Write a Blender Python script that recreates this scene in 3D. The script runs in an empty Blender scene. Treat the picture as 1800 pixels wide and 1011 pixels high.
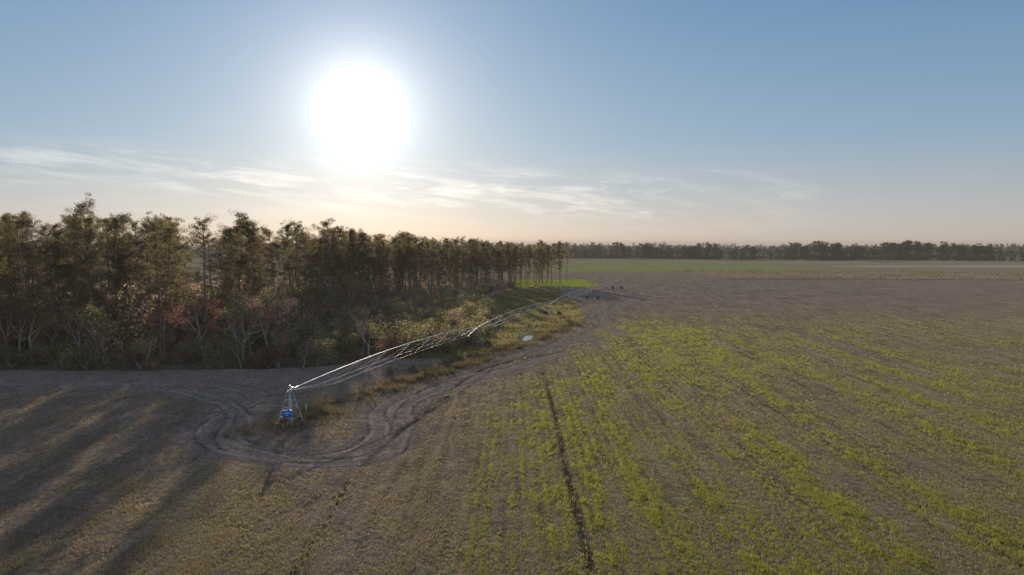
import bpy, math, numpy as np
from mathutils import Vector
rng=np.random.default_rng(11)
scene=bpy.context.scene
COL=scene.collection
# ---------------------------------------------------------------- helpers
T=rng.random((256,256))
def vn(x,y):
    xi=np.floor(x).astype(int); yi=np.floor(y).astype(int)
    fx=x-xi; fy=y-yi; fx=fx*fx*(3-2*fx); fy=fy*fy*(3-2*fy)
    a=T[xi&255,yi&255]; b=T[(xi+1)&255,yi&255]; c=T[xi&255,(yi+1)&255]; d=T[(xi+1)&255,(yi+1)&255]
    return (a*(1-fx)+b*fx)*(1-fy)+(c*(1-fx)+d*fx)*fy
def fbm(x,y,o=4):
    s=0;a=.5;t=0
    for i in range(o):
        s=s+a*vn(x*2**i+17*i,y*2**i+31*i); t+=a; a*=.55
    return s/t
def sstep(a,b,x):
    t=np.clip((x-a)/(b-a),0,1); return t*t*(3-2*t)
def inpoly(x,y,P):
    r=np.zeros(x.shape,bool); n=len(P)
    for i in range(n):
        x1,y1=P[i]; x2,y2=P[(i+1)%n]
        if y1==y2: continue
        c=((y1>y)!=(y2>y))&(x<(x2-x1)*(y-y1)/(y2-y1)+x1)
        r^=c
    return r
def pdist(x,y,P):
    d=np.full(x.shape,1e9)
    for (x1,y1),(x2,y2) in zip(P[:-1],P[1:]):
        L=(x2-x1)**2+(y2-y1)**2
        t=np.clip(((x-x1)*(x2-x1)+(y-y1)*(y2-y1))/L,0,1)
        d=np.minimum(d,np.hypot(x-x1-t*(x2-x1),y-y1-t*(y2-y1)))
    return d
def smooth(P,n=8):
    P=[np.array(p,float) for p in P]; P=[2*P[0]-P[1]]+P+[2*P[-1]-P[-2]]; o=[]
    for i in range(1,len(P)-2):
        for k in range(n):
            t=k/n
            o.append(.5*((2*P[i])+(-P[i-1]+P[i+1])*t+(2*P[i-1]-5*P[i]+4*P[i+1]-P[i+2])*t*t+(-P[i-1]+3*P[i]-3*P[i+1]+P[i+2])*t**3))
    o.append(P[-2]); return [tuple(p) for p in o]
def mk(name,V,F,mats,mi=None,smoothf=False):
    me=bpy.data.meshes.new(name)
    V=np.asarray(V,np.float32)
    Fs=F if isinstance(F,list) else [F]
    Fs=[np.asarray(f,np.int32) for f in Fs if len(f)]
    tot=sum(len(f) for f in Fs); lt=np.concatenate([np.full(len(f),f.shape[1]) for f in Fs])
    loops=np.concatenate([f.ravel() for f in Fs])
    me.vertices.add(len(V)); me.vertices.foreach_set('co',V.ravel())
    me.loops.add(len(loops)); me.loops.foreach_set('vertex_index',loops)
    me.polygons.add(tot)
    me.polygons.foreach_set('loop_start',np.concatenate([[0],np.cumsum(lt)[:-1]]).astype(np.int32))
    me.polygons.foreach_set('loop_total',lt.astype(np.int32))
    if mi is not None: me.polygons.foreach_set('material_index',np.asarray(mi,np.int32))
    if smoothf: me.polygons.foreach_set('use_smooth',np.ones(tot,bool))
    for m in mats: me.materials.append(m)
    me.update(calc_edges=True)
    return me
def obj(name,me,parent=None,loc=(0,0,0),**k):
    o=bpy.data.objects.new(name,me); COL.objects.link(o); o.location=loc
    if parent: o.parent=parent
    for a,b in k.items(): o[a]=b
    return o
class Acc:
    def __init__(s): s.V=[];s.Q=[];s.T=[];s.mq=[];s.mt=[];s.n=0
    def add(s,V,Q=None,Tr=None,m=0):
        V=np.asarray(V,float)
        if Q is not None and len(Q): s.Q.append(np.asarray(Q)+s.n); s.mq.append(np.full(len(Q),m))
        if Tr is not None and len(Tr): s.T.append(np.asarray(Tr)+s.n); s.mt.append(np.full(len(Tr),m))
        s.V.append(V); s.n+=len(V)
    def tube(s,P,R,k=6,m=0,cap=True):
        P=np.asarray(P,float); n=len(P); R=np.broadcast_to(R,(n,))
        D=np.gradient(P,axis=0); D/=np.linalg.norm(D,axis=1)[:,None]+1e-9
        ref=np.array([0,0,1.]) if abs(D[0,2])<.9 else np.array([1.,0,0])
        A=np.cross(D,ref); A/=np.linalg.norm(A,axis=1)[:,None]+1e-9; B=np.cross(D,A)
        th=np.arange(k)*2*np.pi/k
        V=(P[:,None]+R[:,None,None]*(np.cos(th)[None,:,None]*A[:,None]+np.sin(th)[None,:,None]*B[:,None])).reshape(-1,3)
        i=np.arange(n-1)[:,None]*k; j=np.arange(k)[None]; j2=(j+1)%k
        Q=np.stack([i+j,i+j2,i+k+j2,i+k+j],-1).reshape(-1,4)
        Tr=None
        if cap and k>=4:
            Tr=[]
            for e in (0,(n-1)*k):
                for q in range(1,k-1): Tr.append((e,e+q,e+q+1))
        s.add(V,Q,Tr,m)
    def box(s,c,sz,rot=0,m=0):
        c=np.array(c);h=np.array(sz)/2
        V=np.array([(x,y,z) for x in(-1,1) for y in(-1,1) for z in(-1,1)])*h
        R=np.array([[math.cos(rot),-math.sin(rot),0],[math.sin(rot),math.cos(rot),0],[0,0,1]])
        s.add(V@R.T+c,[(0,1,3,2),(4,6,7,5),(0,4,5,1),(2,3,7,6),(0,2,6,4),(1,5,7,3)],None,m)
    def mesh(s,name,mats,sm=False):
        V=np.concatenate(s.V); F=[];mi=[]
        if s.Q: F.append(np.concatenate(s.Q)); mi.append(np.concatenate(s.mq))
        if s.T: F.append(np.concatenate(s.T)); mi.append(np.concatenate(s.mt))
        return mk(name,V,F,mats,np.concatenate(mi),sm)
    def arrays(s):
        V=np.concatenate(s.V)
        tr=[];mi=[]
        if s.Q:
            q=np.concatenate(s.Q);m=np.concatenate(s.mq); tr+= [q[:,[0,1,2]],q[:,[0,2,3]]]; mi+=[m,m]
        if s.T: tr.append(np.concatenate(s.T)); mi.append(np.concatenate(s.mt))
        return V,np.concatenate(tr),np.concatenate(mi)
def leaves(C,R,n,ln,wd,flat=.75,outw=.6):
    c=len(C); N=c*n
    C=np.repeat(C,n,0); R=np.repeat(R,n)
    d=rng.normal(size=(N,3)); d/=np.linalg.norm(d,axis=1)[:,None]
    r=R*rng.random(N)**.45
    P=C+d*r[:,None]*np.array([1,1,flat])
    o=d*outw+rng.normal(size=(N,3))*.5+np.array([0,0,.15]); o/=np.linalg.norm(o,axis=1)[:,None]
    s=np.cross(o,rng.normal(size=(N,3))); s/=np.linalg.norm(s,axis=1)[:,None]
    L=ln*(.6+.8*rng.random(N))[:,None]; W=wd*(.6+.8*rng.random(N))[:,None]
    V=np.stack([P-s*W/2,P+s*W/2,P+o*L],1).reshape(-1,3)
    return V,np.arange(N*3).reshape(-1,3)
def stamp(temps,pos,rot,scl):
    Vs=[];Ts=[];Ms=[];n=0
    which=rng.integers(0,len(temps),len(pos))
    for ti,(V,Tr,mi) in enumerate(temps):
        idx=np.where(which==ti)[0]
        if not len(idx): continue
        c=np.cos(rot[idx])[:,None];s=np.sin(rot[idx])[:,None]; k=scl[idx]
        x=V[None,:,0]*c-V[None,:,1]*s; y=V[None,:,0]*s+V[None,:,1]*c; z=np.broadcast_to(V[None,:,2],x.shape)
        P=np.stack([x,y,z],-1)*k[:,None,:]+pos[idx][:,None,:]
        Vs.append(P.reshape(-1,3)); Ts.append((Tr[None]+(np.arange(len(idx))*len(V))[:,None,None]+n).reshape(-1,3)); Ms.append(np.tile(mi,len(idx)))
        n+=P.shape[0]*P.shape[1]
    return np.concatenate(Vs),np.concatenate(Ts),np.concatenate(Ms)
# ---------------------------------------------------------------- materials
def newmat(n):
    m=bpy.data.materials.new(n); m.use_nodes=True; nt=m.node_tree; nt.nodes.clear()
    out=nt.nodes.new('ShaderNodeOutputMaterial'); return m,nt,out
def N(nt,t,**k):
    n=nt.nodes.new(t)
    for a,b in k.items(): setattr(n,a,b)
    return n
def ramp(nt,cols):
    r=N(nt,'ShaderNodeValToRGB'); e=r.color_ramp.elements
    while len(e)<len(cols): e.new(.5)
    for i,(p,c) in enumerate(cols): e[i].position=p; e[i].color=(*c,1)
    return r
def leafmat(name,cols,trans=.45,objvar=.35):
    m,nt,out=newmat(name); L=nt.links.new
    g=N(nt,'ShaderNodeNewGeometry'); r=ramp(nt,cols); L(g.outputs['Random Per Island'],r.inputs[0])
    oi=N(nt,'ShaderNodeObjectInfo'); mr=N(nt,'ShaderNodeMapRange'); mr.inputs[3].default_value=1-objvar; mr.inputs[4].default_value=1+objvar
    L(oi.outputs['Random'],mr.inputs[0])
    mx=N(nt,'ShaderNodeVectorMath',operation='SCALE'); L(r.outputs[0],mx.inputs[0]); L(mr.outputs[0],mx.inputs['Scale'])
    d=N(nt,'ShaderNodeBsdfDiffuse'); t=N(nt,'ShaderNodeBsdfTranslucent'); s=N(nt,'ShaderNodeMixShader'); s.inputs[0].default_value=trans
    L(mx.outputs[0],d.inputs[0]); L(mx.outputs[0],t.inputs[0]); L(d.outputs[0],s.inputs[1]); L(t.outputs[0],s.inputs[2]); L(s.outputs[0],out.inputs[0])
    return m
def noisemat(name,c1,c2,scale=4,rough=.8,metal=0,bump=.3):
    m,nt,out=newmat(name); L=nt.links.new
    tc=N(nt,'ShaderNodeTexCoord'); no=N(nt,'ShaderNodeTexNoise'); no.inputs['Scale'].default_value=scale; no.inputs['Detail'].default_value=6
    L(tc.outputs['Object'],no.inputs['Vector']); r=ramp(nt,[(.3,c1),(.7,c2)]); L(no.outputs[0],r.inputs[0])
    b=N(nt,'ShaderNodeBsdfPrincipled'); b.inputs['Roughness'].default_value=rough; b.inputs['Metallic'].default_value=metal
    L(r.outputs[0],b.inputs['Base Color'])
    bu=N(nt,'ShaderNodeBump'); bu.inputs['Strength'].default_value=bump; bu.inputs['Distance'].default_value=.02; L(no.outputs[0],bu.inputs['Height']); L(bu.outputs[0],b.inputs['Normal'])
    L(b.outputs[0],out.inputs[0]); return m
M_needle=leafmat('pine_needles',[(0,(.095,.09,.042)),(.5,(.19,.155,.075)),(.85,(.28,.21,.115)),(1,(.38,.27,.165))],.5)
M_bark=noisemat('pine_bark',(.13,.085,.065),(.31,.21,.15),3)
M_twig=noisemat('grey_twigs',(.24,.2,.17),(.45,.37,.31),6)
M_shrub=leafmat('shrub_leaves',[(0,(.13,.115,.045)),(.6,(.27,.23,.10)),(1,(.42,.34,.19))],.5)
M_willow=leafmat('pale_leaves',[(0,(.23,.20,.09)),(.6,(.39,.33,.16)),(1,(.52,.43,.26))],.5)
M_red=leafmat('red_buds',[(0,(.24,.11,.085)),(.6,(.42,.18,.13)),(1,(.5,.27,.19))],.45)
M_brown=leafmat('dead_leaves',[(0,(.19,.13,.095)),(.6,(.34,.245,.175)),(1,(.49,.37,.27))],.45)
M_crop=leafmat('green_crop',[(0,(.16,.17,.03)),(.5,(.33,.32,.05)),(1,(.49,.44,.13))],.56,0)
M_dry=leafmat('dry_grass',[(0,(.19,.14,.10)),(.5,(.38,.295,.20)),(1,(.58,.47,.33))],.4,0)
M_scrub=leafmat('scrub_stems',[(0,(.10,.08,.04)),(.5,(.19,.145,.078)),(1,(.34,.26,.155))],.4,0)
M_weed=leafmat('weeds',[(0,(.15,.135,.045)),(.5,(.30,.255,.095)),(1,(.44,.36,.20))],.5,0)
M_far=leafmat('far_foliage',[(0,(.03,.036,.018)),(.5,(.065,.064,.034)),(1,(.115,.10,.065))],.3,0)
M_steel=noisemat('galvanised_steel',(.42,.42,.44),(.6,.6,.62),2,.48,.4,.05)
M_steel2=noisemat('darker_steel',(.22,.21,.2),(.36,.35,.34),2,.6,.4,.05)  # darker tone of the galvanised steel, for drive towers and rims
M_rubber=noisemat('tyre_rubber',(.02,.02,.02),(.06,.05,.04),5,.9)
M_blue=noisemat('blue_paint',(.01,.18,.7),(.02,.24,.78),1,.45,0,.02)
M_white=noisemat('white_paint',(.7,.7,.7),(.8,.8,.8),1,.5,0,.02)
M_conc=noisemat('concrete',(.18,.16,.14),(.28,.25,.22),3,.9)
M_rust=noisemat('rusty_paint',(.16,.05,.03),(.25,.09,.05),3,.8)
M_water,nt,out=newmat('puddle_water'); b=N(nt,'ShaderNodeBsdfPrincipled'); b.inputs['Base Color'].default_value=(.12,.11,.10,1); b.inputs['Roughness'].default_value=.06; b.inputs['Specular IOR Level'].default_value=1.0
no=N(nt,'ShaderNodeTexNoise'); no.inputs['Scale'].default_value=6; bu=N(nt,'ShaderNodeBump'); bu.inputs['Strength'].default_value=.05; bu.inputs['Distance'].default_value=.02
nt.links.new(no.outputs[0],bu.inputs['Height']); nt.links.new(bu.outputs[0],b.inputs['Normal']); nt.links.new(b.outputs[0],out.inputs[0])
# ---------------------------------------------------------------- layout (metres; camera stands over the origin)
PIVOT=(-24.7,75.)
DIR=np.array([.296,.955]); SPAN=61.
EDG=[(-60,121),(-47,129),(-49,150),(-50,172),(-41,215),(-27,255),(-15,290),(6,332)]
FOREST=[(-135,119)]+EDG+[(28,350),(30,368),(0,385),(-30,420),(-135,420)]
BRUSH=[(-135,107.5),(-60,107.5),(-38,109),(-27,113),(-24,126),(-18,145),(-12,165),(-9,190),(-13,235),(-8,290)]+EDG[::-1]+[(-135,119)]
ROAD=smooth([(-140,98),(-70,98),(-45,97),(-34,90),(-33.5,80),(-32,71),(-27,65.5),(-20,62.8),(-15.5,64.5),(-14,70),(-15.5,80),(-14.5,90),(-11.7,100),(-3.8,114),(6.7,133),(17.5,151),(23.6,171),(28,209),(44,252)])
LOOP2=smooth([(-46,93),(-37,86),(-31,77),(-29,69),(-23,63.5),(-17,61.5),(-12.5,64),(-12,73),(-13.5,84),(-9,96),(0,109),(12,129),(22,148),(28,171)])
EDGE=smooth([(10,128),(-4.5,109),(-9.5,84),(-13,66),(-13.6,51),(-13.4,41),(-13,20)])
STRIP=[(-26,72),(-21,86),(-14,101),(-4,122),(6,146),(14,172)]
PUD=(3.4,146.)
LINES=((4.9,1.,106,.42),(22.5,.6,120,.25),(31.8,.8,150,.3),(44.0,.6,170,.3))
SUNX,SUNY=-.213,.977
def sun_gap(px,py):
    """unseen gaps cleared through the wood so low sun lights strips of field"""
    m=np.zeros(np.shape(px),bool)
    xb=px+(py-80)*(-SUNX/SUNY)
    for c,wd in ((-51,2.4),(-43.5,1.9),(-59.5,2.1),(-36,1.6),(-66.5,1.8)):  # centre and half width of each gap, added for the sun strips
        m|=(np.abs(xb-c)<wd)
    return m&(py<215)
def crop_density(x,y):
    left=-15+np.interp(y,[30,60,96,120,170,220],[2,6,8,18,32,46])
    z=sstep(-3,15,x-left-9*fbm(x/4,y/6)+3)
    z=z*(1-sstep(155,240,y+34*fbm(x/11,y/30)-15))
    n=fbm(x/1.6+3,y/16,3)*.5+fbm(x/7+9,y/15+4,3)*.5
    d=sstep(.37,.62,n)
    strips=0
    for cx,w,y0,y1 in [(6.9,1.2,38,102),(2.8,2.4,40,104),(-2,1.2,40,85),(26,1.0,38,78),(28,4.2,88,182),(37,5.2,98,182),(53,1.5,70,106),(20,1.9,78,170),(15.5,.9,38,72),(33.5,1.0,40,98),(10.5,1.0,45,120),(45.5,1.3,60,145),(60,1.4,85,155),(69,1.8,95,160),(13,2.6,92,138),(24,1.0,38,90)]:
        cc=cx+1.6*(fbm(x*0+cx,y/25)-.5)+(y-70)*.01
        strips=np.maximum(strips,np.exp(-((x-cc)/w)**2)*sstep(y0-4,y0+8,y)*(1-sstep(y1-10,y1+5,y)))
    cl=sstep(.35,.63,fbm(x/.7,y/2.0+7,3))
    d=np.clip(.12+d*(.12+.40*cl)+strips*(.12+.74*cl),0,1)
    for cx,am,y1,hw in LINES:
        d=d*(1-am*np.exp(-((x-cx-.5*(fbm(y/12+cx,x*0)-.5))/hw)**4)*(y<y1))
    return d*z
def dry_density(x,y):
    d=np.exp(-(pdist(x,y,STRIP)/2.7)**2)*sstep(.3,.6,fbm(x/3,y/3))
    d=np.maximum(d,np.exp(-((np.hypot((x-PIVOT[0])/1.25,y-PIVOT[1])+1.2*fbm(x/1.5,y/1.5))/3.4)**4)*.9)
    return np.clip(d,0,1)
# ---------------------------------------------------------------- ground
def axis(lo,hi,step,far,g=1.06,maxs=400):
    a=list(np.arange(lo,hi,step)); s=step; v=a[-1]
    up=[]
    while v<far: s=min(s*g,maxs); v+=s; up.append(v)
    return a,up
ax,upx=axis(-45,45,.24,9000); s=.24; v=-45; dn=[]
while v>-9000: s=min(s*1.06,400); v-=s; dn.append(v)
X=np.array(dn[::-1]+ax+upx)
ay,upy=axis(36,115,.24,12000,1.015,400); s=.24; v=36; dn=[]
while v>-3000: s=min(s*1.1,400); v-=s; dn.append(v)
Y=np.array(dn[::-1]+ay+upy)
gx,gy=np.meshgrid(X,Y,indexing='ij'); nx,ny=gx.shape
x=gx.ravel(); y=gy.ravel()
crop=crop_density(x,y); dry=dry_density(x,y)
forest=inpoly(x,y,FOREST)|inpoly(x,y,BRUSH)
d1=pdist(x,y,ROAD); d2=pdist(x,y,LOOP2); d3=pdist(x,y,EDGE)
wob=1.3*(fbm(x/5,y/5)-.5)
fade=1-.35*sstep(95,150,y)
bare=np.clip(np.maximum(np.exp(-(d1/(2.2+2.0*fbm(x/4,y/4)))**4),np.exp(-(d2/(1.6+1.6*fbm(x/4+3,y/4)))**4)),0,1)*sstep(.15,.45,fbm(x/3+5,y/3)+.2)*fade
bare=np.maximum(bare,np.exp(-((y-98.5)/5.5)**4)*(x<-16)*1.0)
pale=0; rut=0
for d,o in ((d1,0),(d2,9)):
    pale=np.maximum(pale,np.exp(-((np.abs(d-.95+wob))/.22)**2)*sstep(.25,.5,fbm(x/4+o,y/4))*fade)
    rut=np.maximum(rut,.7*np.exp(-((np.abs(d-1.4+wob))/.2)**2)*sstep(.35,.55,fbm(x/4+o+4,y/4))*fade)
for cx_,cy_,rr_ in ((-31,76,5.5),(-18.5,70,6),(-38,88,9),(-12,88,8)):
    r_=np.hypot(x-cx_,(y-cy_)*.9)
    m_=sstep(.46,.58,fbm(x/7+cx_,y/7))
    for of in(0,1.8): pale=np.maximum(pale,.8*np.exp(-((r_-rr_-of+wob)/.22)**2)*m_)
rut=np.maximum(rut,.95*np.exp(-((d3+wob*.3)/.38)**2))
for cx,am,y1,hw in LINES:
    rut=np.maximum(rut,am*np.exp(-((x-cx-.5*(fbm(y/12+cx,x*0)-.5))/.3)**2)*(y<y1)*(y>20)*sstep(.15,.4,fbm(x*0+cx,y/6)))
for i in (1,2,3,4):
    r=np.hypot(x-PIVOT[0],y-PIVOT[1])
    rut=np.maximum(rut,.4*np.exp(-((r-SPAN*i)/.4)**2)*(x>-5))
rows=(x>(-12))*(1-bare)*(~forest)*(y<420)+.6*((x<=-12)&(y<90)).astype(float)*(1-bare)
rows=np.clip(rows*(1-dry),0,1)
def C(*c): return np.array(c)[None]
big=fbm(x/30,y/30)[:,None]; med=fbm(x/6,y/9+3)[:,None]
soil=C(.40,.29,.22)*(1-med*.4)+C(.03,.02,.02)*big
col=soil
weedy=sstep(.5,.68,fbm(x/5+40,y/8+2))*((x<-8)&(y<93))*(1-bare)
col=col*(1-.35*weedy[:,None])+.35*weedy[:,None]*C(.40,.31,.15)
fld=((x>-8)&(y<230)).astype(float)*(1-bare)*sstep(250,180,y)
col=col*(1-.3*fld[:,None])+.3*fld[:,None]*C(.34,.27,.15)
col=col*(1-.5*crop[:,None])+.5*crop[:,None]*C(.25,.25,.06)
col=col*(1-dry[:,None])+dry[:,None]*C(.19,.14,.085)
col=col*(1-.8*bare[:,None])+.8*bare[:,None]*C(.36,.275,.225)
fl=forest.astype(float)[:,None]; col=col*(1-fl)+fl*C(.17,.13,.085)
CORN=[(-24,120),(-8,118),(6,146),(19,180),(22,240),(20,330),(4,330),(-13,240),(-12,165)]
cor=inpoly(x,y,CORN).astype(float)*sstep(.2,.5,fbm(x/6,y/8)+.1)*(1-bare)
col=col*(1-cor[:,None])+cor[:,None]*(C(.25,.23,.09)+.12*(med-.5))
def patch(x0,x1,y0,y1,sx,sy): 
    e=8*(fbm(x/25,y/25)-.5)
    return (sstep(x0-sx,x0+sx,x+e)*(1-sstep(x1-sx,x1+sx,x+e))*sstep(y0-sy,y0+sy,y+e)*(1-sstep(y1-sy,y1+sy,y+e)))
def lay(m,c,k=1):
    global col
    m=(m*k)[:,None]; col=col*(1-m)+m*c
lay(sstep(380,460,y+20*(fbm(x/40,y/40)-.5)),C(.35,.275,.18),.7)
lay(patch(0,42,325,388,5,6),C(.42,.48,.05))
lay(patch(20,250,520,690,20,12)*sstep(.3,.5,fbm(x/60,y/14)),C(.33,.38,.08),.85)
lay(patch(40,400,740,800,20,8),C(.36,.38,.14),.6)
lay(sstep(120,150,x)*sstep(400,430,y+ .12*x-20)*(1-sstep(520,560,y+ .12*x))*sstep(.25,.5,fbm(x/20,y/10)),C(.40,.33,.21),.9)
lay(patch(120,700,388,396,15,3),C(.13,.10,.06),.8)
lay(patch(300,800,600,650,20,8),C(.5,.41,.27),.85)
lay((y>980).astype(float),C(.12,.12,.08))
col=col*(1-.68*rut[:,None]*(.5+.9*vn(x*1.5,y*1.5)[:,None]))*(1+.5*pale[:,None])
zr=.20*(fbm(x/2.4,y/2.4)-.5)*(1-.6*bare)-.09*np.clip(rut,0,1)-.03*pale
zr=zr+.22*np.exp(-(np.hypot(x-PIVOT[0],y-PIVOT[1])/3.0)**4)
zr=zr*(1-sstep(300,500,y))
pe=np.hypot((x-PUD[0]-.12*(y-146))/1.0,(y-PUD[1])/3.8)+.7*(fbm(x/1.2,y/2)-.5)
pm=1-sstep(.7,1.25,pe); z=zr*(sstep(1.2,2.4,pe))-.12*pm
V=np.stack([x,y,z],1)
i=np.arange(nx-1)[:,None]*ny; j=np.arange(ny-1)[None]
Fq=np.stack([i+j,i+ny+j,i+ny+j+1,i+j+1],-1).reshape(-1,4)
M_g,nt,out=newmat('field_soil'); L=nt.links.new
at=N(nt,'ShaderNodeAttribute',attribute_name='albedo'); ar=N(nt,'ShaderNodeAttribute',attribute_name='rows')
ge=N(nt,'ShaderNodeNewGeometry')
def noise(sc,det,rough=.6,vec=None):
    n=N(nt,'ShaderNodeTexNoise'); n.inputs['Scale'].default_value=sc; n.inputs['Detail'].default_value=det; n.inputs['Roughness'].default_value=rough
    L(vec or ge.outputs['Position'],n.inputs['Vector']); return n
def mth(op,a,b=None,c=None):
    n=N(nt,'ShaderNodeMath',operation=op)
    for i,v in enumerate((a,b,c)):
        if v is None: continue
        if hasattr(v,'links'): L(v,n.inputs[i])
        else: n.inputs[i].default_value=v
    return n.outputs[0]
def mrange(v,a,b,c,d):
    n=N(nt,'ShaderNodeMapRange'); L(v,n.inputs[0])
    for i,q in enumerate((a,b,c,d)): n.inputs[i+1].default_value=q
    return n.outputs[0]
n1=noise(2.1,8,.86); n2=noise(.35,5); n3=noise(9,3,.7)
stv=N(nt,'ShaderNodeVectorMath',operation='MULTIPLY'); L(ge.outputs['Position'],stv.inputs[0]); stv.inputs[1].default_value=(1.15,.07,0)
n4=noise(1.0,4,.6,stv.outputs[0])
stk=mth('ADD',1.0,mth('MULTIPLY',mth('SUBTRACT',mrange(n4.outputs[0],.3,.7,.55,1.45),1.0),ar.outputs['Fac']))
f=mth('MULTIPLY',mrange(n1.outputs[0],.34,.66,.2,2.05),mrange(n2.outputs[0],.3,.7,.8,1.2)); f=mth('MULTIPLY',f,stk)
sc=N(nt,'ShaderNodeVectorMath',operation='SCALE'); L(at.outputs['Color'],sc.inputs[0]); L(f,sc.inputs['Scale'])
b=N(nt,'ShaderNodeBsdfDiffuse'); b.inputs['Roughness'].default_value=.5; L(sc.outputs[0],b.inputs['Color'])
h=mth('ADD',mth('MULTIPLY',n1.outputs[0],.36),mth('ADD',mth('MULTIPLY',n3.outputs[0],.06),mth('MULTIPLY',n4.outputs[0],.06)))
bu=N(nt,'ShaderNodeBump'); bu.inputs['Strength'].default_value=.95; bu.inputs['Distance'].default_value=1; L(h,bu.inputs['Height']); L(bu.outputs[0],b.inputs['Normal']); L(b.outputs[0],out.inputs[0])
me=mk('ground',V,Fq,[M_g],None,True)
a=me.attributes.new('albedo','FLOAT_COLOR','POINT'); a.data.foreach_set('color',np.concatenate([np.clip(col,.01,1),np.ones((len(x),1))],1).astype(np.float32).ravel())
a=me.attributes.new('rows','FLOAT','POINT'); a.data.foreach_set('value',rows.astype(np.float32))
obj('ground',me,kind='structure')
th=np.linspace(0,2*np.pi,40,endpoint=False)
pv=[(PUD[0],PUD[1],-.06)]+[(PUD[0]+1.7*math.cos(t)+.12*5*math.sin(t),PUD[1]+5.5*math.sin(t),-.06) for t in th]
obj('puddle',mk('puddle',pv,np.array([(0,1+k,1+(k+1)%40) for k in range(40)]),[M_water]),kind='structure')
# ---------------------------------------------------------------- small vegetation (uncountable)
def blades(px,py,nb,h,w,spread,lean=.5):
    n=len(px); n3=n*nb
    X0=np.repeat(px,nb)+rng.normal(size=n3)*np.repeat(np.broadcast_to(spread,(n,)),nb); Y0=np.repeat(py,nb)+rng.normal(size=n3)*np.repeat(np.broadcast_to(spread,(n,)),nb)
    H=np.repeat(np.broadcast_to(h,(n,)),nb)*(.5+rng.random(n3)); W=np.repeat(np.broadcast_to(w,(n,)),nb)*(.6+.8*rng.random(n3))
    a=rng.random(n3)*2*np.pi; la=rng.random(n3)*2*np.pi; l=H*lean*rng.random(n3)*1.5
    A=np.stack([X0-np.cos(a)*W/2,Y0-np.sin(a)*W/2,np.full(n3,-.06)],1)
    B=np.stack([X0+np.cos(a)*W/2,Y0+np.sin(a)*W/2,np.full(n3,-.06)],1)
    Cc=np.stack([X0+np.cos(la)*l,Y0+np.sin(la)*l,H],1)
    return np.stack([A,B,Cc],1).reshape(-1,3),np.arange(n3*3).reshape(-1,3)
def field_pts(n,y0,y1,dens,xl=-.8,xr=.82,p=1.0):
    u=rng.random(n); Yp=(y0**(-p)+(y1**(-p)-y0**(-p))*u)**(-1/p); Xp=(xl+(xr-xl)*rng.random(n))*(Yp+6)
    k=rng.random(n)<dens(Xp,Yp); return Xp[k],Yp[k]
px,py=field_pts(540000,36,240,lambda a,b:crop_density(a,b)**1.15)
px2=np.where(rng.random(len(px))<.68,np.round(px/.92)*.92+rng.normal(size=len(px))*.10,px); px=np.where(np.abs(px2-4.9)<.4,px,px2)
sc_=np.clip(py/70,.8,2.2); vig=.5+.8*crop_density(px,py)
v_,t_=blades(px,py,6,.17*sc_**.4*vig,.034*sc_,.078*sc_,.6)
obj('crop_plants',mk('crop_plants',v_,t_,[M_crop]),kind='stuff')
def road_d(a,b): return np.minimum(pdist(a,b,ROAD)/2.8,pdist(a,b,LOOP2)/2.2)
infor=lambda a,b: inpoly(a,b,FOREST)|inpoly(a,b,BRUSH)
def stub(a,b): return (.12+.88*sstep(.42,.58,fbm(a/1.2,b/4)))*(road_d(a,b)>.9)*(~infor(a,b))*(~((a<-16)&(b>92)))*(np.abs(a-4.9)>.4)
px,py=field_pts(340000,36,240,stub); sc_=np.clip(py/70,.8,2.2)
v_,t_=blades(px,py,4,.12*sc_**.3,.042*sc_,.09*sc_,.9)
obj('field_stubble',mk('field_stubble',v_,t_,[M_dry]),kind='stuff')
px,py=field_pts(150000,36,170,lambda a,b:((a<-6)*(b<93)*sstep(.5,.66,fbm(a/4+40,b/7+2))*.6+(a>-10)*.22*(1-crop_density(a,b)))*(road_d(a,b)>1.1)*(~infor(a,b)))
v_,t_=blades(px,py,5,.12,.04,.11,.8)
obj('field_weeds',mk('field_weeds',v_,t_,[M_weed]),kind='stuff')
n=110000; px=rng.uniform(-32,20,n); py=rng.uniform(68,180,n); k=(rng.random(n)<dry_density(px,py))&(np.hypot((px-PUD[0])/2.5,(py-PUD[1])/9)>1); px,py=px[k],py[k]
hh=.25+.5*sstep(.4,.7,fbm(px/1.5,py/1.5))
v_,t_=blades(px,py,6,hh,.05,.13)
obj('rough_grass',mk('rough_grass',v_,t_,[M_scrub]),kind='stuff')
n=36000; px=rng.uniform(-26,28,n); py=rng.uniform(112,330,n); k=inpoly(px,py,CORN)&(rng.random(n)<sstep(.35,.6,fbm(px/4,py/5)))&(road_d(px,py)>1)&(np.hypot((px-PUD[0])/2.5,(py-PUD[1]+4)/14)>1); px,py=px[k],py[k]
v_,t_=blades(px,py,7,.5,.12,.35)
obj('weed_patch',mk('weed_patch',v_,t_,[M_weed]),kind='stuff')
n=9000; px=rng.uniform(120,620,n); py=rng.uniform(400,560,n)-.12*px; k=rng.random(n)<sstep(.45,.62,fbm(px/30,py/8)); px,py=px[k],py[k]
v_,t_=blades(px,py,6,.7,.4,1.2)
obj('ditch_grass',mk('ditch_grass',v_,t_,[M_scrub]),kind='stuff')
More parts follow.
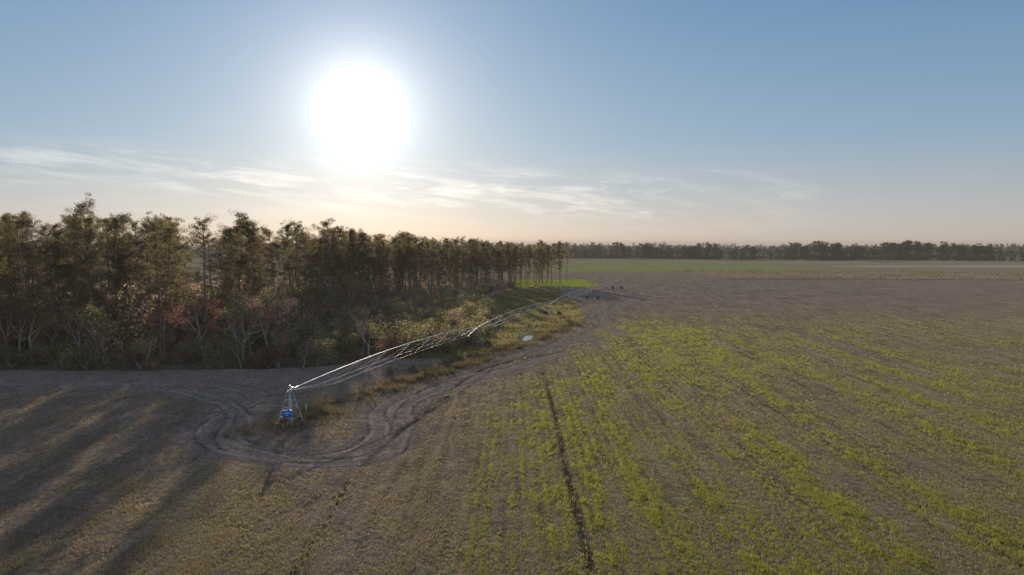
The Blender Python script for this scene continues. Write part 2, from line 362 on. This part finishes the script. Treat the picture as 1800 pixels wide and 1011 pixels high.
# ---------------------------------------------------------------- trees
def pine(h,cs,wid,det=1.0):
    tr=Acc(); n=9; t=np.linspace(0,1,n)
    bx=np.cumsum(rng.normal(size=n))*.15; by=np.cumsum(rng.normal(size=n))*.15; bx-=bx[0];by-=by[0]
    P=np.stack([bx,by,t*h-.3*(t==0)],1); R=.2*(1-t)**.8+.035
    tr.tube(P,R,7)
    cl=[];cr=[]
    nb=int(34*det+6)
    azb=rng.random()*6.28
    for q in range(nb):
        u=(q+rng.random())/nb; zt=cs+(1-cs)*u**.85
        if zt>.985: zt=.985
        base=np.array([np.interp(zt,t,bx),np.interp(zt,t,by),zt*h])
        w=wid*(.36+.78*math.sin(math.pi*min(1,(u*.80+.18))))*(.35+.9*rng.random())
        if rng.random()<.12: continue
        az=rng.random()*2*math.pi
        if rng.random()<.25: az=azb+rng.normal()*.7
        el=math.radians(rng.uniform(-12,28)+u*32)
        d=np.array([math.cos(az)*math.cos(el),math.sin(az)*math.cos(el),math.sin(el)])
        mid=base+d*w*.5+[0,0,-.12*w*.5]; end=base+d*w+[0,0,.1*w]
        tr.tube([base,mid,end],[.06,.045,.015],4,cap=False)
        for s_,rr in ((.5,.6),(.78,.8),(1.0,.8)):
            if rng.random()<.22: continue
            c=base+d*w*s_+rng.normal(size=3)*.36*w*.35; cl.append(c); cr.append(rr*(.5+.8*rng.random())*wid/3.2)
        if rng.random()<.4:
            cl.append(end+rng.normal(size=3)*.6); cr.append(.5)
    cl.append(P[-1]-[0,0,.1]); cr.append(.5); cl.append(P[-1]-[.3,.2,1.0]); cr.append(.8)
    for q in range(9):
        zt=cs*rng.uniform(.4,1); base=np.array([np.interp(zt,t,bx),np.interp(zt,t,by),zt*h]); az=rng.random()*6.28; w=rng.uniform(.6,2.)
        tr.tube([base,base+[math.cos(az)*w,math.sin(az)*w,.15]],[.035,.012],3,cap=False)
        if rng.random()<.4: cl.append(base+[math.cos(az)*w,math.sin(az)*w,.15]); cr.append(.6)
    V,Tt=leaves(np.array(cl),np.array(cr),int(50*det),.36/det**.5,.095/det**.5,.75)
    cw=Acc(); cw.add(V,None,Tt,0)
    return tr,cw
PV=[]
for k in range(18):
    tr,cw=pine(25,rng.uniform(.22,.52),rng.uniform(2.8,4.0),1.2)
    PV.append((tr.mesh('pine_trunk',[M_bark],True),cw.mesh('pine_crown',[M_needle])))
def jit(poly,sp,y1=1e9):
    P=np.array(poly); x0,y0=P.min(0); x1,yy=P.max(0); yy=min(yy,y1)
    g=np.stack(np.meshgrid(np.arange(x0,x1,sp),np.arange(y0,yy,sp)),-1).reshape(-1,2)+rng.uniform(-.48,.48,(1,2))
    g=g+rng.uniform(-.75,.75,g.shape)*sp*1.05
    return g[inpoly(g[:,0],g[:,1],poly)]
pts=jit(FOREST,6.0)
ex=jit([(-20,272),(-15,288),(6,328),(28,347),(30,368),(4,366),(-14,320)],6.0); pts=np.concatenate([pts,ex[rng.random(len(ex))<.55]])
front=smooth([(-135,119)]+EDG+[(28,350)],3)
dd=pdist(pts[:,0],pts[:,1],front)
inview=pts[:,0]>-.8*pts[:,1]-18
clump=vn(pts[:,0]/9+5,pts[:,1]/9)
keep=(dd<66)&inview&~((pts[:,1]>200)&(dd>36))&~((pts[:,1]>300)&(dd>26)&(pts[:,0]>-10))&(rng.random(len(pts))<np.where(clump<.25,.65,.96))&~sun_gap(pts[:,0],pts[:,1])
pts=pts[keep]; dd=dd[keep]
pts=pts[np.argsort(np.hypot(pts[:,0],pts[:,1])+dd*.6)]
def tree_obj(kind,meshes,p,sc,rot,label,cat,group):
    e=bpy.data.objects.new(kind,None); COL.objects.link(e); e.empty_display_size=.5
    e.location=(p[0],p[1],-.05); e.rotation_euler=(rng.normal()*.03,rng.normal()*.03,rot); e.scale=sc
    e['label']=label; e['category']=cat; e['group']=group
    obj('trunk',meshes[0],e); obj('crown',meshes[1],e)
    return e
def pheight(p):
    b=np.interp(p[0],[-110,-70,-52,-42,-30,0,30],[26,25.3,24,22.5,21.5,20.5,19.5]); return b*(.70+.34*rng.random()**.6)*(.92+.15*float(vn(np.array(p[0]/14),np.array(p[1]/14))))
NI=290
for p in pts[:NI]:
    s=pheight(p)/25; w=s*rng.uniform(.85,1.4)
    tree_obj('pine_tree',PV[rng.integers(18)],p,(w,w,s),rng.random()*6.28,'tall slender pine with bare trunk at the wood edge','tree','pines of the wood')
lo=[]
for k in range(4):
    tr,cw=pine(25,rng.uniform(.3,.5),3.6,.75); a1=tr.arrays(); a2=cw.arrays()
    lo.append((np.concatenate([a1[0],a2[0]]),np.concatenate([a1[1],a2[1]+len(a1[0])]),np.concatenate([a1[2],a2[2]+1])))
rest=pts[NI:]
print('pines',len(pts),'rest',len(rest))
if len(rest):
    hs=np.array([pheight(p)/25 for p in rest]); w=hs*1.1
    V_,T_,m_=stamp(lo,np.column_stack([rest,np.zeros(len(rest))]),rng.random(len(rest))*6.28,np.stack([w,w,hs],1))
    obj('pine_wood',mk('pine_wood',V_,T_,[M_bark,M_needle],m_),kind='stuff')
def hardwood(h,leaf_n,lsz,twig=True,spread=.45):
    tr=Acc(); cl=[]
    def grow(p,d,l,r,lev):
        d=d/np.linalg.norm(d); m=p+d*l*.5+rng.normal(size=3)*l*.05; e=p+d*l+rng.normal(size=3)*l*.07
        tr.tube([p,m,e],[r,r*.8,r*.55],5 if lev<2 else 3,cap=False)
        if lev>=2: cl.append(e); cl.append(m)
        if lev<4:
            for q in range(rng.integers(2,4) if lev else rng.integers(3,6)):
                nd=d+rng.normal(size=3)*spread+np.array([0,0,.12]); grow(p+(e-p)*rng.uniform(.55,1) if q else e,nd,l*rng.uniform(.55,.8),r*.52,lev+1)
    grow(np.array([0,0,-.2]),np.array([rng.normal()*.08,rng.normal()*.08,1]),h*.36,h*.014+.02,0)
    cl=np.array(cl); V,Tt=leaves(cl,np.full(len(cl),h*.06),leaf_n,lsz,lsz*.5,.8,.3)
    cw=Acc(); cw.add(V,None,Tt,0); return tr,cw
HW=[]
HL=[(M_brown,'brown leafed young hardwood among pines'),(M_red,'young maple with red spring buds among pines'),(M_shrub,'olive green young tree below the pines'),(M_willow,'pale young tree at the wood edge')]
for k in [0,1,0,2,0,1,3,2]:
    tr,cw=hardwood(9,9,.2)
    HW.append((tr.mesh('hardwood_trunk',[M_twig],True),cw.mesh('hardwood_crown',[HL[k][0]]),HL[k][1]))
left=[(-125,112),(-60,113),(-40,117),(-33,128),(-26,145),(-20,170),(-18,200),(-24,235),(-40,235),(-54,172),(-52,150),(-70,140),(-125,137)]
hp=jit(left,4.5)
hp=hp[(hp[:,0]>-.8*hp[:,1]-8)&~sun_gap(hp[:,0],hp[:,1])]
for p in hp:
    k=rng.integers(8); s=rng.uniform(.55,1.65)*(1 if p[0]<-42 else .55)
    tree_obj('young_hardwood',HW[k],p,(s,s,s),rng.random()*6.28,HW[k][2],'tree','young trees under the pines')
BT=[]
for k in range(3):
    tr,cw=hardwood(8,1,.1,spread=.5); BT.append((tr.mesh('bare_trunk',[M_twig],True),cw.mesh('bare_crown',[M_brown])))
for p,s in [((-44,110),.9),((-38,110.5),.85),((-24.5,116),1.3),((-27,122),1.1),((-59,109),.8),((-16,160),.6),((-34,110),.75),((-23,142),.8),((-68,110),.9),((-50,111),.7),((-46,116),1.3),((-72,113),1.3),((-36,150),1.1),((-30,170),1.0)]:
    tree_obj('bare_tree',BT[rng.integers(3)],p,(s,s,s),rng.random()*6.28,'bare grey branching tree at the wood edge','tree','bare trees at the wood edge')
def shrub(mat,n,lsz,flat):
    a=Acc(); c=[]
    for q in range(9):
        az=rng.random()*6.28; r=rng.uniform(.2,1.1); e=np.array([math.cos(az)*r,math.sin(az)*r,rng.uniform(.7,1.9)])
        a.tube([[0,0,-.1],e*[.5,.5,.55],e],[.035,.025,.01],3,0,False); c.append(e); c.append(e*.65)
    V,Tt=leaves(np.array(c),rng.uniform(.35,.6,len(c)),n,lsz,lsz*.4,flat,.4); a.add(V,None,Tt,1)
    return a
SHm=[(M_shrub,'olive green leafy shrub at the wood edge'),(M_willow,'pale yellow green shrub at the wood edge'),(M_brown,'brown dry shrub at the wood edge'),(M_shrub,'olive green leafy shrub at the wood edge'),(M_willow,'pale yellow green shrub at the wood edge'),(M_red,'reddish budding shrub at the wood edge')]
SH=[(shrub(m_,75,.14,.85).mesh('shrub',[M_twig,m_]),l_) for m_,l_ in SHm]
sp=jit(BRUSH,3.9); sp=sp[sp[:,0]>-.8*sp[:,1]-6]
ext=jit([(-26,118),(-14,120),(-6,140),(-2,175),(-6,210),(-11,240),(-12,165)],3.8)
sp=np.concatenate([sp,ext]); sp=sp[rng.random(len(sp))<.95]; sp=sp[np.argsort(np.hypot(sp[:,0],sp[:,1]))]
print('shrubs',len(sp))
for p in sp[:280]:
    k=rng.choice(6,p=[.22,.16,.28,.16,.12,.06] if p[1]<122 else [.22,.27,.18,.10,.22,.01]); s=rng.uniform(1.0,2.3) if p[1]<122 else rng.uniform(1.2,2.7)*(.6 if p[0]>-8 else 1)
    if sun_gap(p[0],p[1]): s=min(s,1.0)
    o=obj('shrub',SH[k][0],None,(p[0],p[1],-.05),label=SH[k][1],category='shrub',group='shrubs along the wood edge')
    o.scale=(s*1.2,s*1.2,s); o.rotation_euler=(0,0,rng.random()*6.28)
if len(sp)>280:
    q_=sp[280:]; k_=rng.uniform(.9,2.1,len(q_))
    tt=[shrub(m_,30,.26,.8).arrays() for m_ in (M_willow,M_shrub,M_brown)]
    tt=[(a_,b_,np.where(c_>0,q+1,0)) for q,(a_,b_,c_) in enumerate(tt)]
    V_,T_,m_=stamp(tt,np.column_stack([q_,np.zeros(len(q_))]),rng.random(len(q_))*6.28,np.stack([k_*1.3,k_*1.3,k_],1))
    obj('far_brush',mk('far_brush',V_,T_,[M_twig,M_willow,M_shrub,M_brown],m_),kind='stuff')
for (a_,b_) in [(8,168),(10,172),(12.5,166),(14,173),(16,168),(18,175),(11,178),(20,170),(7,164),(15,180),(-1.5,133),(-4,138),(5,176),(-9,118),(-12,112),(-16,108),(-19,104)]:
    k=rng.choice([0,2,3]); s=rng.uniform(.4,.9); o=obj('shrub',SH[k][0],None,(a_,b_,-.05),label='low scraggly dark shrub in the wet corner',category='shrub',group='low shrubs by the puddle'); o.scale=(s*1.3,s*1.3,s); o.rotation_euler=(0,0,rng.random()*6.28)
c=rng.normal(size=(7,3))*[.8,.8,.5]+[0,0,1.2]; V,Tt=leaves(c,np.full(7,.8),34,.3,.16,.9,.3); ut=[(V,Tt,np.zeros(len(Tt),int))]
c=rng.normal(size=(7,3))*[.8,.8,.8]+[0,0,1.6]; V,Tt=leaves(c,np.full(7,.8),34,.3,.16,.9,.3); ut.append((V,Tt,np.ones(len(Tt),int)))
up=jit(FOREST,3.5); d_=pdist(up[:,0],up[:,1],front); up=up[(d_<66)&~((up[:,1]>200)&(d_>34))&(up[:,0]>-.8*up[:,1]-16)&(up[:,1]<310)]
k_=rng.uniform(.9,3.4,len(up))*np.where(up[:,1]>240,.45,1); k_=np.where(sun_gap(up[:,0],up[:,1])&(up[:,1]<150),.6,k_)
V_,T_,m_=stamp(ut,np.column_stack([up,np.zeros(len(up))]),rng.random(len(up))*6.28,np.stack([k_,k_,k_*1.1],1))
obj('undergrowth',mk('undergrowth',V_,T_,[M_shrub,M_brown],m_),kind='stuff')
# far tree lines
ft=[]
for k in range(5):
    a=Acc(); a.tube([[0,0,0],[0,0,14]],[.25,.1],4,0,False)
    c=[];r=[]
    for q in range(12): c.append([rng.normal()*1.9,rng.normal()*1.9,rng.uniform(6+k,16+k*1.3)]); r.append(rng.uniform(1.,2.2))
    V,Tt=leaves(np.array(c),np.array(r),22,1.3,.8,.8,.4); a.add(V,None,Tt,1)
    c=[[rng.normal()*3,rng.normal()*3,rng.uniform(1,6)] for q in range(7)]; V,Tt=leaves(np.array(c),np.full(7,2.),16,1.4,1.,.8,.4); a.add(V,None,Tt,1)
    ft.append(a.arrays())
def line(P,n,depth,h0,h1,name):
    P=np.array(P,float); seg=np.hypot(*np.diff(P,axis=0).T); cum=np.concatenate([[0],np.cumsum(seg)]); u=rng.random(n)*cum[-1]
    X_=np.interp(u,cum,P[:,0])+rng.normal(size=n)*3; Y_=np.interp(u,cum,P[:,1])+rng.random(n)*depth
    k=vn(u/35,u*0+h0)>.12; X_,Y_,u=X_[k],Y_[k],u[k]
    s=rng.uniform(h0,h1,len(X_))/20*(.55+.6*vn(u/30,u*0+3)); w=s*rng.uniform(.9,1.4,len(X_))
    V_,T_,m_=stamp(ft,np.column_stack([X_,Y_,X_*0]),rng.random(len(X_))*6.28,np.stack([w,w,s],1))
    obj(name,mk(name,V_,T_,[M_bark,M_far],m_),kind='stuff')
line([(-100,1050),(90,1000),(250,960),(262,905),(420,860),(560,850),(570,800),(1100,740)],900,55,15,22,'distant_wood')
line([(-600,1500),(300,1400),(700,1300),(1600,1300)],900,80,17,24,'distant_wood')
line([(-2200,2600),(800,2500),(2600,2300)],900,150,20,27,'distant_wood')
for (a_,b_,s) in [(118,840,.8),(135,850,.65),(600,745,1.0),(612,750,.85)]:
    tree_obj('pine_tree',PV[rng.integers(10)],(a_,b_),(s*1.2,s*1.2,s),rng.random()*6,'lone pine standing out from a distant tree line','tree','lone far pines')
# ---------------------------------------------------------------- irrigation machine
mach=bpy.data.objects.new('irrigation_machine',None); COL.objects.link(mach); mach.location=(PIVOT[0],PIVOT[1],0)
mach.rotation_euler=(0,0,math.atan2(DIR[1],DIR[0]))
mach['label']='long galvanised centre pivot irrigation machine on wheeled towers'; mach['category']='irrigation machine'
ZP=3.85; BOW=1.05
A=Acc()
zt=3.65; b0=1.0; b1=.17
cor=[(1,1),(1,-1),(-1,-1),(-1,1)]
def leg(c,z): k=b0+(b1-b0)*z/zt; return np.array([c[0]*k,c[1]*k,z+.15])
for c in cor: A.tube([leg(c,0),leg(c,zt)],.042,5)
lv=[.7,1.7,2.6]
for z_ in lv:
    for q in range(4): A.tube([leg(cor[q],z_),leg(cor[(q+1)%4],z_)],.022,4)
for z0,z1 in zip([0]+lv[:-1],lv):
    for q in range(4): A.tube([leg(cor[q],z0),leg(cor[(q+1)%4],z1)],.013,4)
A.tube([[0,0,0],[0,0,3.8]],.08,8)
A.tube([[0,0,3.5],[0,0,3.9],[.06,0,4.05],[.3,0,4.08],[.6,0,4.0],[.95,0,ZP+.02]],[.1]*6,8)
A.tube([[0,0,3.65],[0,0,3.85]],.2,10); A.tube([[0,0,4.1],[0,0,4.4]],.12,8)
for c in cor: A.box((c[0]*b0,c[1]*b0,.12),(.35,.35,.3),0,1)
A.box((.0,.9,.5),(.5,.7,.5),0,2)
pt=obj('pivot_tower',A.mesh('pivot_tower',[M_steel,M_conc,M_rust]),mach)
B=Acc(); rz=-mach.rotation_euler[2]
fx,fy=math.cos(rz-math.pi/2),math.sin(rz-math.pi/2)
B.box((fx*.95,fy*.95,1.42),(.95,.3,.68),rz,0); B.box((fx*1.11,fy*1.11,1.52),(.5,.02,.09),rz,1); B.box((fx*1.11,fy*1.11,1.28),(.25,.02,.07),rz,1)
B.box((fx*.95,fy*.95,1.79),(1.02,.38,.04),rz,0)
obj('control_panel',B.mesh('control_panel',[M_blue,M_white]),pt)
def span_meshes():
    s=np.linspace(0,1,33); xs=s*SPAN; zs=ZP+BOW*4*s*(1-s)
    a=Acc(); a.tube(np.stack([xs,xs*0,zs],1),.07,8)
    for q in range(1,8):
        xq=SPAN*q/8; zq=ZP+BOW*4*(q/8)*(1-q/8); a.tube([[xq-.05,0,zq],[xq+.05,0,zq]],.105,8)
    t=Acc(); K=8
    zz=lambda u: ZP+BOW*4*u*(1-u)
    prev={1:np.array([.4,0,ZP-.05]),-1:np.array([.4,0,ZP-.05])}
    for k in range(1,K+1):
        u=k/K
        for sd in(1,-1):
            if k<K: 
                p=np.array([SPAN*u,sd*.75,zz(u)-1.5*(.7+.3*math.sin(math.pi*u))])
                t.tube([p,[SPAN*u-.0,0,zz(u)-.08]],.013,4)
                t.tube([p,[SPAN*(u-1/K)+.0,0,zz(u-1/K)-.08]],.008,3)
                t.tube([p,[SPAN*(u+1/K),0,zz(u+1/K)-.08]],.008,3)
            else: p=np.array([SPAN-.4,0,ZP-.05])
            t.tube([prev[sd],p],.02,5); prev[sd]=p
        if k<K: t.tube([[SPAN*u,.75,p[2]],[SPAN*u,-.75,p[2]]],.012,4)
    h=Acc()
    for q in range(2,20,2):
        xq=SPAN*q/20.5; zq=zz(q/20.5); sd=1 if q%4 else -1
        h.tube([[xq,0,zq+.08],[xq,sd*.14,zq+.22],[xq,sd*.3,zq+.05],[xq,sd*.3,zq-1.6]],.012,4); h.tube([[xq,sd*.3,zq-1.6],[xq,sd*.3,zq-1.8]],.03,6)
    return a.mesh('pipe_span',[M_steel],True),t.mesh('truss',[M_steel]),h.mesh('sprinkler_drops',[M_rubber])
mp,mt,mh=span_meshes()
tw=Acc(); WB=2.0
for sy in(1,-1):
    for sx in(1,-1):
        tw.tube([[sx*.25,sy*.12,ZP-.12],[sx*.35,sy*WB,.75]],.04,4)
    tw.tube([[-.35,sy*WB,.75],[.35,sy*WB,.75]],.05,4)
    tw.tube([[.0,sy*1.1,.62],[0,0,ZP-.2]],.02,4)
tw.tube([[0,-WB-.1,.62],[0,WB+.1,.62]],.08,6); tw.tube([[.3,-1.15,2.3],[.3,1.15,2.3]],.02,4); tw.tube([[-.3,-1.15,2.3],[-.3,1.15,2.3]],.02,4)
for sx in(1,-1):
    tw.tube([[sx*.3,-1.15,2.3],[sx*.35,WB,.75]],.015,4); tw.tube([[sx*.3,1.15,2.3],[sx*.35,-WB,.75]],.015,4)
tw.box((0,0,.8),(.3,.55,.35)); tw.box((.25,.3,3.0),(.25,.35,.5)); tw.box((0,0,ZP-.08),(.7,.3,.1))
mtw=tw.mesh('drive_tower',[M_steel2])
wh=Acc()
pr=[(-.17,.3),(-.18,.5),(-.13,.6),(.13,.6),(.18,.5),(.17,.3)]
k=28; th=np.arange(k)*2*np.pi/k
V=np.array([(xx,rr*math.cos(t),rr*math.sin(t)) for t in th for xx,rr in pr]); Q=[(i_*6+j_,i_*6+j_+1,((i_+1)%k)*6+j_+1,((i_+1)%k)*6+j_) for i_ in range(k) for j_ in range(5)]
wh.add(V,Q,None,0)
for t in th: wh.box((0,.62*math.cos(t),.62*math.sin(t)),(.3,.05,.05),0,0)
V=np.array([(xx,rr*math.cos(t),rr*math.sin(t)) for t in th for xx,rr in [(-.13,.31),(-.05,.12),(.05,.12),(.13,.31)]]); Q=[(i_*4+j_,i_*4+j_+1,((i_+1)%k)*4+j_+1,((i_+1)%k)*4+j_) for i_ in range(k) for j_ in range(3)]
wh.add(V,Q,None,1); wh.tube([[-.06,0,0],[.06,0,0]],.14,10,1)
mwh=wh.mesh('wheel',[M_rubber,M_steel2])
for i_ in range(4):
    o=obj('pipe_span',mp,mach,(i_*SPAN,0,0)); obj('truss',mt,o); obj('sprinkler_drops',mh,o)
    d=obj('drive_tower',mtw,mach,((i_+1)*SPAN,0,0))
    for sy in(1,-1): obj('wheel',mwh,d,(.0,sy*WB,.58))
ov=Acc(); ov.tube([[0,0,ZP],[4,0,ZP+.1],[8,0,ZP+.05]],[.1,.08,.06],6); ov.tube([[0,0,ZP+.9],[8,0,ZP+.05]],.015,3); ov.tube([[0,0,ZP],[0,0,ZP+.95]],.03,4)
obj('end_boom',ov.mesh('end_boom',[M_steel]),mach,(4*SPAN,0,0))
mpst=Acc(); mpst.tube([[0,0,-.1],[0,0,.95]],.06,8,0); mpst.tube([[0,0,.95],[0,0,1.12]],[.09,.05],8,1)
obj('marker_post',mpst.mesh('marker_post',[M_white,M_blue]),None,(-24.6,80.5,0),label='small white valve marker post beside the pivot tower',category='post')
fn=Acc()
for q in range(46):
    fn.tube([[q*4,0,-.1],[q*4,0,1.5]],.14,5)
for zz_ in (.6,1.3): fn.box((90,0,zz_),(180,.06,.16))
o=obj('field_fence',fn.mesh('field_fence',[M_white]),None,(395,790,0),label='long white post and rail fence before distant trees',category='fence'); o.rotation_euler=(0,0,-.15)
# ---------------------------------------------------------------- air: added emissive layer whose glow imitates sunlit haze
M_air,nt,out=newmat('glowing_haze'); L=nt.links.new
ab=N(nt,'ShaderNodeVolumeAbsorption'); ab.inputs['Color'].default_value=(0,0,0,1); ab.inputs['Density'].default_value=.00014
em=N(nt,'ShaderNodeEmission'); em.inputs[0].default_value=(1,.87,.76,1); em.inputs[1].default_value=.00006
ad=N(nt,'ShaderNodeAddShader'); L(ab.outputs[0],ad.inputs[0]); L(em.outputs[0],ad.inputs[1]); L(ad.outputs[0],out.inputs['Volume'])
a=Acc(); a.box((0,3000,24),(13000,13000,50)); obj('air_glow',a.mesh('air_glow',[M_air]),kind='structure')  # flat box of self-lit haze over the land, not the sky itself
# ---------------------------------------------------------------- light, sky
EL=math.radians(10.9); AZ=math.radians(-12.3)
SD=Vector((math.sin(AZ)*math.cos(EL),math.cos(AZ)*math.cos(EL),math.sin(EL)))
su=bpy.data.lights.new('sun','SUN'); su.energy=7; su.angle=math.radians(.5); su.color=(1,.87,.67)
so=bpy.data.objects.new('sun',su); COL.objects.link(so); so.rotation_euler=(-SD).to_track_quat('-Z','Y').to_euler()
w=bpy.data.worlds.new('World'); scene.world=w; w.use_nodes=True; nt=w.node_tree; nt.nodes.clear(); L=nt.links.new
wo=N(nt,'ShaderNodeOutputWorld'); bg=N(nt,'ShaderNodeBackground'); L(bg.outputs[0],wo.inputs[0]); bg.inputs[1].default_value=.1
air_glow=N(nt,'ShaderNodeTexSky',sky_type='NISHITA'); air_glow.sun_disc=False; air_glow.sun_elevation=EL; air_glow.sun_rotation=AZ; air_glow.air_density=1; air_glow.dust_density=.2; air_glow.ozone_density=2
tc=N(nt,'ShaderNodeTexCoord'); nrm=N(nt,'ShaderNodeVectorMath',operation='NORMALIZE'); L(tc.outputs['Generated'],nrm.inputs[0])
sp_=N(nt,'ShaderNodeSeparateXYZ'); L(nrm.outputs[0],sp_.inputs[0])
DEG=180/math.pi
elv=mth('MULTIPLY',mth('ARCSINE',sp_.outputs[2]),DEG); azi=mth('MULTIPLY',mth('ARCTAN2',sp_.outputs[0],sp_.outputs[1]),DEG)
dt=N(nt,'ShaderNodeVectorMath',operation='DOT_PRODUCT'); L(nrm.outputs[0],dt.inputs[0]); dt.inputs[1].default_value=SD
ang=mth('MULTIPLY',mth('ARCCOSINE',mth('MINIMUM',dt.outputs['Value'],1.0)),DEG)
rp=ramp(nt,[(0,(.43,.38,.36)),(.035,(.36,.385,.42)),(.09,(.22,.335,.455)),(.2,(.11,.24,.42)),(.36,(.07,.155,.27)),(.6,(.045,.095,.18)),(1,(.035,.08,.16))])
L(mth('DIVIDE',mth('MAXIMUM',elv,0.0),90.0),rp.inputs[0])
def vsc(c,fv):
    n=N(nt,'ShaderNodeVectorMath',operation='SCALE')
    if hasattr(c,'links'): L(c,n.inputs[0])
    else: n.inputs[0].default_value=c
    if hasattr(fv,'links'): L(fv,n.inputs['Scale'])
    else: n.inputs['Scale'].default_value=fv
    return n.outputs[0]
def vadd(a_,b_):
    n=N(nt,'ShaderNodeVectorMath',operation='ADD'); L(a_,n.inputs[0]); L(b_,n.inputs[1]); return n.outputs[0]
def expn(v): return mth('EXPONENT',mth('MULTIPLY',v,-1.0))
q1=mth('DIVIDE',ang,2.8); core=mth('MULTIPLY',expn(mth('POWER',q1,1.25)),1.15)
mid=mth('MULTIPLY',expn(mth('DIVIDE',ang,7.0)),.47)
broad=mth('MULTIPLY',expn(mth('DIVIDE',ang,24.0)),.15)
hz=mth('MULTIPLY',mth('MULTIPLY',expn(mth('DIVIDE',mth('MAXIMUM',elv,0.0),5.0)),expn(mth('DIVIDE',ang,26.0))),.30)
back=N(nt,'ShaderNodeMapRange'); L(dt.outputs['Value'],back.inputs[0]); back.inputs[1].default_value=.2; back.inputs[2].default_value=-.8; back.inputs[3].default_value=0; back.inputs[4].default_value=.18
tot=vadd(rp.outputs[0],vsc((1,.97,.9),core)); tot=vadd(tot,vsc((1,.93,.82),mid)); tot=vadd(tot,vsc((1,.9,.78),broad)); tot=vadd(tot,vsc((1,.76,.56),hz)); tot=vadd(tot,vsc((1,.9,.85),back.outputs[0]))
# cirrus, broken into separate patches
cu=mth('MULTIPLY',azi,.16); cv=mth('MULTIPLY',mth('ADD',elv,mth('MULTIPLY',azi,.10)),1.05)
cb=N(nt,'ShaderNodeCombineXYZ'); L(cu,cb.inputs[0]); L(cv,cb.inputs[1]); cb.inputs[2].default_value=3.7
cn=N(nt,'ShaderNodeTexNoise'); cn.inputs['Scale'].default_value=1.0; cn.inputs['Detail'].default_value=10; cn.inputs['Roughness'].default_value=.66; cn.inputs['Distortion'].default_value=.6; L(cb.outputs[0],cn.inputs['Vector'])
cm=N(nt,'ShaderNodeMapRange'); L(cn.outputs[0],cm.inputs[0]); cm.inputs[1].default_value=.45; cm.inputs[2].default_value=.72; cm.clamp=True
cb2=N(nt,'ShaderNodeCombineXYZ'); L(mth('MULTIPLY',azi,.09),cb2.inputs[0]); L(mth('MULTIPLY',elv,.45),cb2.inputs[1]); cb2.inputs[2].default_value=1.3
cn2=N(nt,'ShaderNodeTexNoise'); cn2.inputs['Scale'].default_value=1.0; cn2.inputs['Detail'].default_value=2; L(cb2.outputs[0],cn2.inputs['Vector'])
pt2=mrange(cn2.outputs[0],.38,.56,.4,1.15)
ce=mth('SUBTRACT',elv,mth('SUBTRACT',4.3,mth('MULTIPLY',mth('MAXIMUM',azi,-20.0),.05)))
cmk=expn(mth('POWER',mth('DIVIDE',mth('ABSOLUTE',ce),2.0),2.0))
caz=N(nt,'ShaderNodeMapRange'); L(azi,caz.inputs[0]); caz.inputs[1].default_value=28; caz.inputs[2].default_value=12; caz.interpolation_type='SMOOTHSTEP'
caz2=N(nt,'ShaderNodeMapRange'); L(azi,caz2.inputs[0]); caz2.inputs[1].default_value=-32; caz2.inputs[2].default_value=-20; caz2.inputs[3].default_value=.55; caz2.interpolation_type='SMOOTHSTEP'
cl_=mth('MULTIPLY',mth('MULTIPLY',mth('MULTIPLY',mth('MULTIPLY',cm.outputs[0],caz2.outputs[0]),pt2),cmk),mth('MULTIPLY',caz.outputs[0],.46))
tot=vadd(tot,vsc((1,.84,.68),cl_))
fin=vadd(vsc(tot,9.3),vsc(air_glow.outputs[0],.15)); L(fin,bg.inputs[0])
# ---------------------------------------------------------------- camera
cd=bpy.data.cameras.new('camera'); cd.lens=24; cd.sensor_width=36; cd.clip_end=30000; cd.clip_start=.5
co=bpy.data.objects.new('camera',cd); COL.objects.link(co); co.location=(0,0,20); co.rotation_euler=(math.radians(90-3.6),0,0)
scene.camera=co
scene.view_settings.view_transform='Standard'
